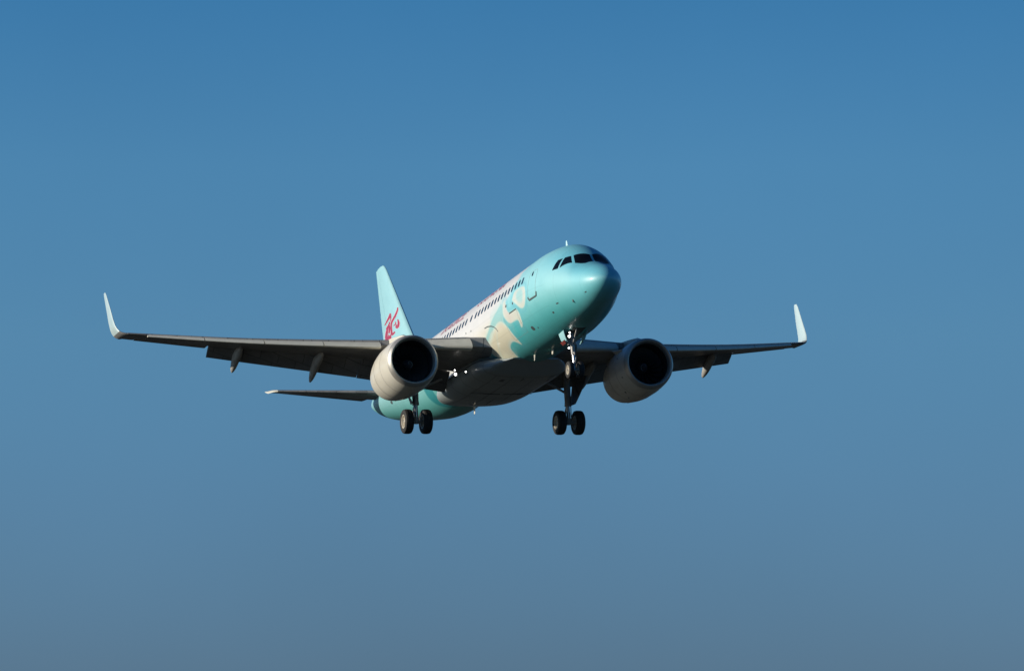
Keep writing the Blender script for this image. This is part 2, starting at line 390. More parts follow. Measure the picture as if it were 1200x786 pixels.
# cockpit glazing (three panes a side)
CW = [[(2.63, 31.5), (2.33, 2.6), (1.91, 2.8), (1.86, 23.0), (2.20, 41.0)],
      [(2.93, 63.2), (2.96, 43.5), (2.70, 35.5), (2.33, 45.6)],
      [(3.45, 68.6), (3.32, 51.0), (3.06, 46.3), (3.05, 65.4)]]
for side in (1, -1):
    for c in CW:
        patch('cockpit_window', c, 'glass', .008, side=side, step=.1)
# cabin windows
WX = [6.56+.515*k for k in range(15)]+[14.50]+[15.32+.515*k for k in range(25)]
def oval(x, ph, a, b, n=14, p=2.6):
    o = []
    for i in range(n):
        t = 2*math.pi*i/n; c, s = math.cos(t), math.sin(t)
        o.append((x+a*math.copysign(abs(c)**(2/p), c), ph+b*math.copysign(abs(s)**(2/p), s)))
    return o
for side in (1, -1):
    for x in WX:
        patch('cabin_window', oval(x, 68.6, .135, 5.1), 'pane', .005, side=side, step=.4)
# doors: outlines, door window, sill
def door_frame(x0, x1, p0, p1, side, name='passenger_door'):
    r = .08
    loop = [(x0+r, p0), (x1-r, p0), (x1, p0+3), (x1, p1-3), (x1-r, p1), (x0+r, p1), (x0, p1-3), (x0, p0+3)]
    o = ribbon(name, loop, .022, 'seam', side=side, closed=True); return o
for side in (1, -1):
    door_frame(4.80, 5.62, 62, 98.5, side)
    patch('door_window', oval(5.30, 66.8, .09, 3.2), 'pane', .006, side=side, step=.4)
    ribbon('door_sill', [(4.72, 93), (4.76, 98.8), (5.55, 100.4), (5.66, 96.2)], .07, side=side, off=.02)
    door_frame(29.4, 30.2, 62, 98, side)
for side in (1,):
    ribbon('cargo_door', [(7.42, 100.0), (7.42, 134), (9.25, 134), (9.25, 100.0)], .014, 'seam', side=side, off=.004)
    ribbon('cargo_door_hinge', [(8.43, 99.8), (7.42, 99.8)], .05, side=side, off=.01)
for x0 in (14.22, 15.05):
    pass
for x, p, a, b in ((8.78, 87.8, .09, 1.8), (7.79, 90.3, .08, 1.6), (3.38, 121.1, .10, 1.2), (4.09, 131.3, .07, 1.5), (1.11, 124.4, .07, 1.8), (6.71, 133.9, .16, 3.4), (15.04, 85.6, .05, 1.2), (14.23, 87.4, .05, 1.2), (6.2, 137, .05, 1), (29.25, 113, .22, 3.2)):
    patch('vent', oval(x, p, a, b), 'line', .006, step=.4)
ribbon('panel_seam', [(12.16, 96.5), (11.71, 96.9), (11.22, 99.3), (10.87, 102.4), (10.63, 106.8), (10.53, 111.2)], .05, label='dark curved seam ahead of the wing root')

patch('gear_bay_shade', [(4.35, 170.5), (5.75, 170.5), (5.75, 189.5), (4.35, 189.5)], 'line', .006, step=.2)  # flat dark patch painting the shade inside the open bay
# probes and aerials
def blade(name, x, y, z, h, c, sweep, up=1, m='teal', parent=fuse):
    V = []; 
    for t, cc in ((0, c), (1, c*.5)):
        for f, hh in ((0, 0), (.3, .045), (1, 0), (.3, -.045)):
            V.append((x+sweep*t+f*cc, y+hh*(1-.5*t), z+up*h*t))
    return mesh_obj(name, V, [(0, 1, 5, 4), (1, 2, 6, 5), (2, 3, 7, 6), (3, 0, 4, 7), (4, 5, 6, 7), (3, 2, 1, 0)], m, parent, smooth=False)
blade('antenna', 5.35, 0, 1.98, .42, .34, .12, m='teal')
blade('antenna', 20.3, .02, -2.12, .50, .34, .12, up=-1, m='white')
blade('antenna', 22.6, 0, 2.05, .35, .34, .12, m='white')
blade('antenna', 8.2, .0, -2.0, .22, .3, .1, up=-1, m='white')
blade('drain_mast', 9.5, .45, -2.0, .26, .2, .1, up=-1, m='white')
for y in (.95,): blade('pitot_probe', 2.2, y+.02, -1.05, .12, .1, .05, up=-1, m='lip')

# wing to body fairing
def fairing():
    X = np.linspace(10.8, 21.9, 280); m = 240; rings = []
    hw = pchip([10.8, 11.6, 12.5, 14, 18, 20, 21.2, 21.9], [1.1, 1.65, 1.98, 2.12, 2.15, 2.0, 1.55, .9])
    bt = pchip([10.8, 11.6, 12.5, 14, 17.5, 19.5, 21, 21.9], [-1.95, -2.2, -2.42, -2.5, -2.5, -2.38, -2.15, -1.95])
    tp = pchip([10.8, 11.6, 12.5, 14, 18, 20, 21.9], [-1.85, -1.70, -1.50, -1.05, -.85, -1.1, -1.7])
    for x in X:
        a, b, t = float(hw(x)), float(bt(x)), float(tp(x)); c = (t+b)/2-.0; h = (t-b)/2
        th = np.arange(m)/m*2*np.pi; cs, sn = np.cos(th), np.sin(th)
        e = 2/2.5
        rings.append(np.stack([x+0*th, a*np.sign(cs)*np.abs(cs)**e, c+h*np.sign(sn)*np.abs(sn)**e], -1))
    o = MB().grid(np.array(rings)).obj('belly_fairing', 'livery', plane)
    P = np.array([v.co for v in o.data.vertices])+REF
    ph = np.arctan2(P[:, 1], P[:, 2]); cc = livery(P[:, 0], ph); cc = cc*(1-ss(12.2, 13.2, P[:, 0])*ss(22, 20, P[:, 0]))[:, None]+np.array([.27, .31, .31])*(ss(12.2, 13.2, P[:, 0])*ss(22, 20, P[:, 0]))[:, None]
    cc = livery(P[:, 0], ph); gm = np.maximum(ss(12.2, 13.2, P[:, 0])*ss(22, 20, P[:, 0]), ss(112, 128, np.abs(np.degrees(ph))))[:, None]; cc = cc*(1-gm)+np.array([.32, .36, .36])*gm
    for xs_ in (12.6, 14.1, 15.7, 17.2, 18.9, 20.2): cc = cc*(1-.6*ss(.045, .0, np.abs(P[:, 0]-xs_)))[:, None]
    for ys_ in (.55, 1.35): cc = cc*(1-.6*ss(.04, .0, np.abs(np.abs(P[:, 1])-ys_))*(P[:, 2] < -1.9)*(P[:, 0] > 12.6))[:, None]
    cc = cc*(1-.75*ss(.05, .02, np.abs(P[:, 2]+1.55))*(P[:, 0] > 12.6))[:, None]
    for (vx, vy) in ((13.3, .9), (16.4, -.95), (19.3, .5), (13.6, -1.5)): cc = cc*(1-.8*((np.abs(P[:, 0]-vx) < .22)*(np.abs(P[:, 1]-vy) < .10)*(P[:, 2] < -1.9)))[:, None]
    a = o.data.color_attributes.new('livery', 'FLOAT_COLOR', 'POINT'); a.data.foreach_set('color', np.concatenate([cc, np.ones((len(cc), 1))], 1).astype(np.float32).ravel())
    MB().tube([(12.7, 0, -2.465), (18.6, 0, -2.50)], .012, 6).obj('panel_seam', 'line', o)
    for s in (1, -1):
        MB().tube([(16.2, .08*s, -2.512), (16.2, 1.5*s, -2.46)], .014, 6).obj('panel_seam', 'line', o)
    return o
fairing()

# ------------------------------------------------------------------ wings
LEX = lambda y: 14.1+(y-5.75)*.521
def TEX(y): return 18.15+(y-1.97)*.068 if y < 6.4 else 18.45+(y-6.4)*(21.46-18.45)/10.6
_zle = pchip([0, 2, 5.75, 9, 12, 16, 17], [-1.15, -.85, -.52, -.16, .22, .84, 1.0])
_dte = pchip([0, 2, 6.4, 13, 17], [-.5, -.42, -.08, .06, .06])
_th = pchip([0, 2, 6.4, 17], [.15, .15, .118, .105])
def wsec(y):
    """leading edge point, trailing edge point, thickness ratio"""
    return np.array([LEX(y), y, float(_zle(y))]), np.array([TEX(y), y, float(_zle(y))+float(_dte(y))]), float(_th(y))
def foil(f, t, up):
    f = np.asarray(f, float)
    yt = 5*t*(.2969*np.sqrt(f)-.126*f-.3516*f**2+.2843*f**3-.1015*f**4)
    cam_ = .018*np.sin(np.pi*np.minimum(1, f*1.0))**1
    return cam_+yt if up else cam_-yt*.9
def loop2d(f0, f1, t, n=14):
    a = f0+(f1-f0)*(1-np.cos(np.linspace(0, np.pi, n)))/2
    up = np.stack([a, foil(a, t, True)], 1); lo = np.stack([a[::-1], foil(a[::-1], t, False)], 1)
    if f0 == 0: up = up[1:]
    return np.vstack([up, lo])
def to3d(L, le, te, nrm=None):
    ch = te-le; c = np.linalg.norm(ch)
    if nrm is None:
        nrm = np.array([-ch[2], 0, ch[0]])/c
    return le+L[:, :1]*ch+L[:, 1:]*c*nrm
def mir(G, s): G = np.array(G); G[..., 1] *= s; return G
def rot2(L, ang, piv, d=(0, 0)):
    """positive angle turns the trailing side down"""
    c, s = math.cos(ang), math.sin(ang); P = L-np.array(piv)
    return np.stack([P[:, 0]*c+P[:, 1]*s, -P[:, 0]*s+P[:, 1]*c], 1)+np.array(piv)+np.array(d)

def make_wing(s):
    g = MB(); rings = []
    ys = [0.6, 2, 3, 4, 5, 5.75, 6.4, 7.5, 9, 10.5, 12, 13.2]
    for y in ys:
        le, te, t = wsec(y); rings.append(to3d(loop2d(.035, .79, t, 18), le, te))
    w_ = MB().grid(mir(rings, s))
    rings = []
    for y in [13.2, 14.2, 15.2, 16.2, 17.0]:
        le, te, t = wsec(y); rings.append(to3d(loop2d(.0 if y > 16.3 else .035, .76, t, 18), le, te) if y <= 16.3 else to3d(loop2d(.035, .76, t, 18), le, te))
    w_.grid(mir(rings, s))
    wing = w_.obj('wing', 'grey', plane)
    # outermost leading edge strip (fixed) and trailing edge outboard of the aileron
    rings = []
    for y in [16.25, 16.6, 17.0]:
        le, te, t = wsec(y); rings.append(to3d(loop2d(0, .05, t, 8), le, te))
    MB().grid(mir(rings, s)).obj('leading_edge', 'greydark', wing)
    # slats, drooped forward
    for y0, y1 in ((2.55, 5.05), (6.35, 8.72), (8.76, 11.22), (11.26, 13.75), (13.79, 16.2)):
        rings = []
        for y in np.linspace(y0, y1, 5):
            le, te, t = wsec(y); c = np.linalg.norm(te-le); fc = .155 if y > 5.5 else .125
            a = fc*(1-np.cos(np.linspace(0, np.pi, 12)))/2
            up = np.stack([a, foil(a, t, True)], 1)[1:]
            b = fc*.45*(1-np.cos(np.linspace(np.pi, 0, 7)))/2
            lo = np.stack([b, foil(b, t, False)], 1)
            inner = np.array([[fc*.93, foil(fc*.9, t, True)-.012], [fc*.6, foil(fc*.5, t, True)-.022]])
            L = np.vstack([up, inner, lo])
            L = rot2(L, -R(20), (fc, foil(fc, t, True)), (-.055, -.012))
            rings.append(to3d(L, le, te))
        MB().grid(mir(rings, s)).obj('slat', 'slat', wing)
    # flaps down
    for y0, y1, fc in ((2.15, 6.385, .25), (6.40, 13.2, .31)):
        rings = []
        for y in np.linspace(y0, y1, 9):
            le, te, t = wsec(y); c = np.linalg.norm(te-le)
            fc_ = 1.28/c if y0 < 5 else fc
            L = loop2d(0, 1, .15, 12)*fc_
            L = rot2(L, R(35.5), (0, 0), (.80 if y0 > 5 else 1-fc_*.66, -.002))
            rings.append(to3d(L, le, te))
        MB().grid(mir(rings, s)).obj('flap', 'greydark', wing)
    # shroud (spoilers) above the flaps
    rings = []
    for y in [2.2, 4, 6.4, 9, 11, 13.15]:
        le, te, t = wsec(y); f = np.array([.78, .86, .925])
        up = np.stack([f, foil(f, t, True)], 1); L = np.vstack([up, up[::-1]-np.array([[0, .004], [0, .012], [0, .02]])])
        rings.append(to3d(L, le, te))
    MB().grid(mir(rings, s)).obj('spoiler', 'grey', wing)
    # aileron
    rings = []
    for y in np.linspace(13.28, 16.5, 6):
        le, te, t = wsec(y); L = loop2d(.765, 1.0, t, 10); L = rot2(L, R(3), (.765, .01)); rings.append(to3d(L, le, te))
    MB().grid(mir(rings, s)).obj('aileron', 'grey', wing)
    rings = []
    for y in np.linspace(16.53, 17, 3):
        le, te, t = wsec(y); rings.append(to3d(loop2d(.765, 1.0, t, 10), le, te))
    MB().grid(mir(rings, s)).obj('wing_tip', 'grey', wing)
    # sharklet (upturned tip)
    le0, te0, t0 = wsec(17.0)
    st = [(le0, te0, np.array([0, -.14, 1.])), ]
    for (y, z, lx, ch, ang) in ((17.14, 1.03, 20.06, 1.46, 18), (17.27, 1.09, 20.18, 1.40, 30), (17.37, 1.19, 20.34, 1.30, 47), (17.45, 1.35, 20.50, 1.20, 63), (17.50, 1.56, 20.66, 1.10, 76), (17.53, 1.9, 20.90, 1.0, 84), (17.56, 2.5, 21.30, .80, 85), (17.61, 3.25, 21.82, .50, 85), (17.62, 3.42, 22.0, .33, 85)):
        a = R(ang); st.append((np.array([lx, y, z]), np.array([lx+ch, y, z+.02]), np.array([0, -math.sin(a), math.cos(a)])))
    rings = []
    for le, te, n in st:
        n = n/np.linalg.norm(n); rings.append(to3d(loop2d(0, 1, .10, 12), le, te, n))
    k = 4
    MB().grid(mir(rings[:k], s)).obj('tip_blend', 'grey', wing)
    MB().grid(mir(rings[k-1:], s)).obj('sharklet', 'pale', wing)
    # flap track fairings (canoes)
    for y, ln, dr in ((6.95, 2.3, .25), (8.35, 2.35, .2), (11.9, 1.95, .2)):
        if y == 6.95: y = 4.75
        le, te, t = wsec(y); c = np.linalg.norm(te-le); x0 = le[0]+c*.55; zb = le[2]+(te[2]-le[2])*.6-.05*c
        rings = []
        for u in np.linspace(0, 1, 16):
            hx = x0+u*ln; drop = -.16*math.sin(min(1, u*1.6)*math.pi/2)-max(0, u-.42)**1.15*1.2*(ln/2.4)
            r = .22*math.sqrt(max(1e-4, math.sin(math.pi*min(1, .04+u*.93))))
            th = np.arange(14)/14*2*np.pi
            rings.append(np.stack([hx+0*th, y+r*.85*np.cos(th), zb+drop+r*1.35*np.sin(th)], -1))
        MB().grid(mir(rings, s)).obj('flap_track_fairing', 'canoe', wing)
    # navigation light at the tip, landing light at the root
    return wing
wings = {s: make_wing(s) for s in (1, -1)}

def lamp(name, p, r, parent, d=(-1, 0, -.12)):
    d = np.array(d, float); d /= np.linalg.norm(d); p = np.array(p, float)
    h = MB().tube([p-d*.14, p-d*.06, p], [r*.6, r*1.08, r*1.12], 20).obj(name, 'housing', parent)
    MB().tube([p+d*.003, p+d*.012], [r*.96, r*.9], 20).obj('lamp_glass', 'lamp', h) if False else MB().tube([p-d*.02, p+d*.012], [r*.96, r*.9], 20).obj(name, 'lamp', parent, label='lit white lamp')
    return h

# ------------------------------------------------------------------ engines
def make_engine(s):
    c = np.array([11.2, 5.72, -1.95]); ax = .035   # small nose-up, toe-in ignored
    def tilt(m):
        for i, v in enumerate(m.V):
            v = np.array(v); v[2] -= (v[0]-c[0])*ax*1.0; v[1] *= s; m.V[i] = tuple(v)
        return m
    outer = [(.26, 1.215), (.45, 1.245), (.9, 1.275), (1.5, 1.29), (2.2, 1.275), (2.8, 1.22), (3.4, 1.12), (3.8, 1.03), (3.8, .99), (3.3, 1.02), (2.4, 1.0)]
    eng = tilt(MB().lathe(outer, c, 'x', 64)).obj('engine', 'white', plane)
    lip = [(.26, 1.2165), (.14, 1.19), (.05, 1.145), (.0, 1.09), (.02, 1.05), (.09, 1.01), (.2, .985), (.3, .975)]
    tilt(MB().lathe(lip, c, 'x', 64)).obj('inlet_lip', 'lip', eng)
    tilt(MB().lathe([(.3, .975), (.6, .985), (1.05, 1.0), (1.25, 1.0)], c, 'x', 64)).obj('inlet_duct', 'duct', eng)
    fan = MB(); nb = 18
    for k in range(nb):
        a0 = 2*math.pi*k/nb; G = []
        for r in np.linspace(.26, .985, 9):
            u = (r-.26)/.725; a = a0+.35*u*u-.15*u; wdt = .17+.16*math.sin(math.pi*min(1, .2+u*.6)); tw = R(25+38*u)
            pts = []
            for q, th in ((-1, 0), (0, .016), (1, 0), (0, -.016)):
                dx = q*wdt*math.cos(tw); da = q*wdt*math.sin(tw)/r
                pts.append((c[0]+1.1+dx*.8+th, c[1]+r*math.cos(a+da), c[2]+r*math.sin(a+da)))
            G.append(pts)
        fan.grid(np.array(G))
    fan.lathe([(1.24, .02), (1.26, 1.0)], c, 'x', 48)
    tilt(fan).obj('fan', 'dark', eng)
    tilt(MB().lathe([(.72, .004), (.76, .07), (.84, .14), (.95, .21), (1.08, .265), (1.2, .28)], c, 'x', 32)).obj('spinner', 'duct', eng)
    sp = []
    for i in range(14):
        a = i/13*4.4; u = .74+.15*i/13; r = float(np.interp(u, [.72, .76, .84, .95], [.004, .07, .14, .21]))+.008
        sp.append((c[0]+u-.006, c[1]+r*math.cos(a), c[2]+r*math.sin(a)))
    tilt(MB().tube(sp, .018, 6)).obj('spinner_mark', 'housing', eng)
    tilt(MB().lathe([(2.4, .74), (3.3, .78), (3.9, .66), (4.5, .47), (4.7, .41), (4.7, .38), (4.2, .36)], c, 'x', 40)).obj('core_cowl', 'dark', eng)
    tilt(MB().lathe([(4.2, .3), (4.7, .25), (5.1, .13), (5.35, .01)], c, 'x', 30)).obj('exhaust_cone', 'dark', eng)
    # cowling joints
    for u, r in ((1.28, 1.286), (2.35, 1.268)):
        tilt(MB().lathe([(u-.01, r), (u-.008, r+.005), (u+.008, r+.005), (u+.01, r)], c, 'x', 64)).obj('cowl_joint', 'seamgrey', eng)
    pts = [(c[0]+u, c[1], c[2]-r-.003) for u, r in ((.3, 1.222), (.9, 1.275), (1.5, 1.29), (2.2, 1.275), (2.8, 1.22), (3.4, 1.12))]
    tilt(MB().tube(pts, .012, 6)).obj('cowl_joint', 'seamgrey', eng)
    # strake on the inboard side
    V = []
    a = R(142)
    for r0 in (0, 1):
        for u in (0, 1):
            x = c[0]+.9+u*.85; r = 1.28+(.26 if (r0 and u) else (.05 if r0 else 0))
            for dth in (-.012, .012): V.append((x, c[1]+r*math.cos(a+dth), c[2]+r*math.sin(a+dth)))
    st = MB(); st.add(V, [(0, 1, 3, 2), (4, 6, 7, 5), (0, 4, 5, 1), (2, 3, 7, 6), (0, 2, 6, 4), (1, 5, 7, 3)]); tilt(st).obj('strake', 'white', eng)
    # drain / access marks
    for u, aa, rr in ((1.55, 235, .05), (.75, 205, .035), (2.0, 250, .04), (1.1, 160, .03)):
        a = R(aa); r = float(np.interp(u, [.45, .9, 1.5, 2.2], [1.245, 1.275, 1.29, 1.275]))
        p = np.array([c[0]+u, c[1]+r*math.cos(a)*(1 if s > 0 else 1), c[2]+r*math.sin(a)]); n = np.array([0, math.cos(a), math.sin(a)])
        tilt(MB().tube([p-n*.01, p+n*.006], rr, 12)).obj('access_port', 'line', eng)
    # pylon
    rings = []
    for u, zt, zb, hw in ((.95, -.64, -.75, .03), (1.5, -.50, -.85, .13), (2.4, -.40, -.9, .2), (3.2, -.32, -1.0, .22), (4.2, -.35, -1.15, .2), (5.2, -.55, -1.05, .14), (6.0, -.72, -.85, .03)):
        y = c[1]; rings.append([(c[0]+u, y-hw, zt), (c[0]+u, y-hw*1.0, (zt+zb)/2), (c[0]+u, y-hw*.9, zb), (c[0]+u, y+hw*.9, zb), (c[0]+u, y+hw*1.0, (zt+zb)/2), (c[0]+u, y+hw, zt), (c[0]+u, y, zt+hw*.35)])
    MB().grid(mir(rings, s)).obj('pylon', 'white', eng)
    return eng
for s in (1, -1): make_engine(s)

# ------------------------------------------------------------------ tail
def fin():
    def sec(z):
        t = (z-1.6)/(8.05-1.6); lx = 28.55+t*(34.75-28.55)+(.14*max(0, (z-7.7)/.35)**2 if z > 7.7 else 0); tx = 35.05+t*(36.35-35.05)
        return np.array([lx, 0, z]), np.array([tx, 0, z]), .105
    zs = [1.6, 2.5, 4, 5.5, 7, 7.7, 7.85, 7.98, 8.05]
    nrm = np.array([0, 1., 0])
    sym = lambda f0, f1, t, n=14: (lambda a: np.vstack([np.stack([a, 5*t*(.2969*np.sqrt(a)-.126*a-.3516*a**2+.2843*a**3-.1015*a**4)], 1)[(1 if f0 == 0 else 0):], np.stack([a[::-1], -5*t*(.2969*np.sqrt(a[::-1])-.126*a[::-1]-.3516*a[::-1]**2+.2843*a[::-1]**3-.1015*a[::-1]**4)], 1)]))(f0+(f1-f0)*(1-np.cos(np.linspace(0, np.pi, n)))/2)
    rings = [to3d(sym(0, .70, t), le, te, nrm) for le, te, t in map(sec, zs)]
    o = MB().grid(np.array(rings)).obj('vertical_stabilizer', 'teal', plane)
    rings = [to3d(sym(.705, 1, t, 8), le, te, nrm) for le, te, t in map(sec, [1.95, 3, 5, 7, 7.7, 8.03])]
    MB().grid(np.array(rings)).obj('rudder', 'teal', o)
    rings = []
    for u in np.linspace(0, 1, 8):
        x = 26.2+u*3.4; h = 2.02+.9*u**2.2; wd = .02+.16*u
        rings.append([(x, -wd, 1.8), (x, -wd*.5, h-.1*u), (x, 0, h), (x, wd*.5, h-.1*u), (x, wd, 1.8)])
    MB().grid(np.array(rings)).obj('dorsal_fillet', 'teal', o)
    # emblem: brush strokes, traced in the plane of the fin (x, z, width)
    ya = lambda x, z: (lambda le, te, t: (lambda f: 5*t*(.2969*math.sqrt(f)-.126*f-.3516*f**2+.2843*f**3-.1015*f**4)*np.linalg.norm(te-le))(min(1, max(.001, (x-le[0])/(te[0]-le[0])))))(*sec(z))
    def strokes(name, m, extra, off):
        for side in (1, -1):
            g = MB()
            for st in EMB:
                G = []
                for (ax_, az_, bx_, bz_) in st:
                    a = np.array([ax_, az_]); b = np.array([bx_, bz_]); e = (b-a)*extra; a = a-e; b = b+e; ra = []
                    for q in (a, b): ra.append((q[0], side*(ya(q[0], q[1])+off), q[1]))
                    for q in (b, a): ra.append((q[0], side*(ya(q[0], q[1])-.01), q[1]))
                    G.append(ra)
                g.grid(np.array(G))
            g.obj(name, m, o, smooth=False)
    strokes('emblem_outline', 'pink', .22, .006); strokes('emblem', 'red', 0, .012)
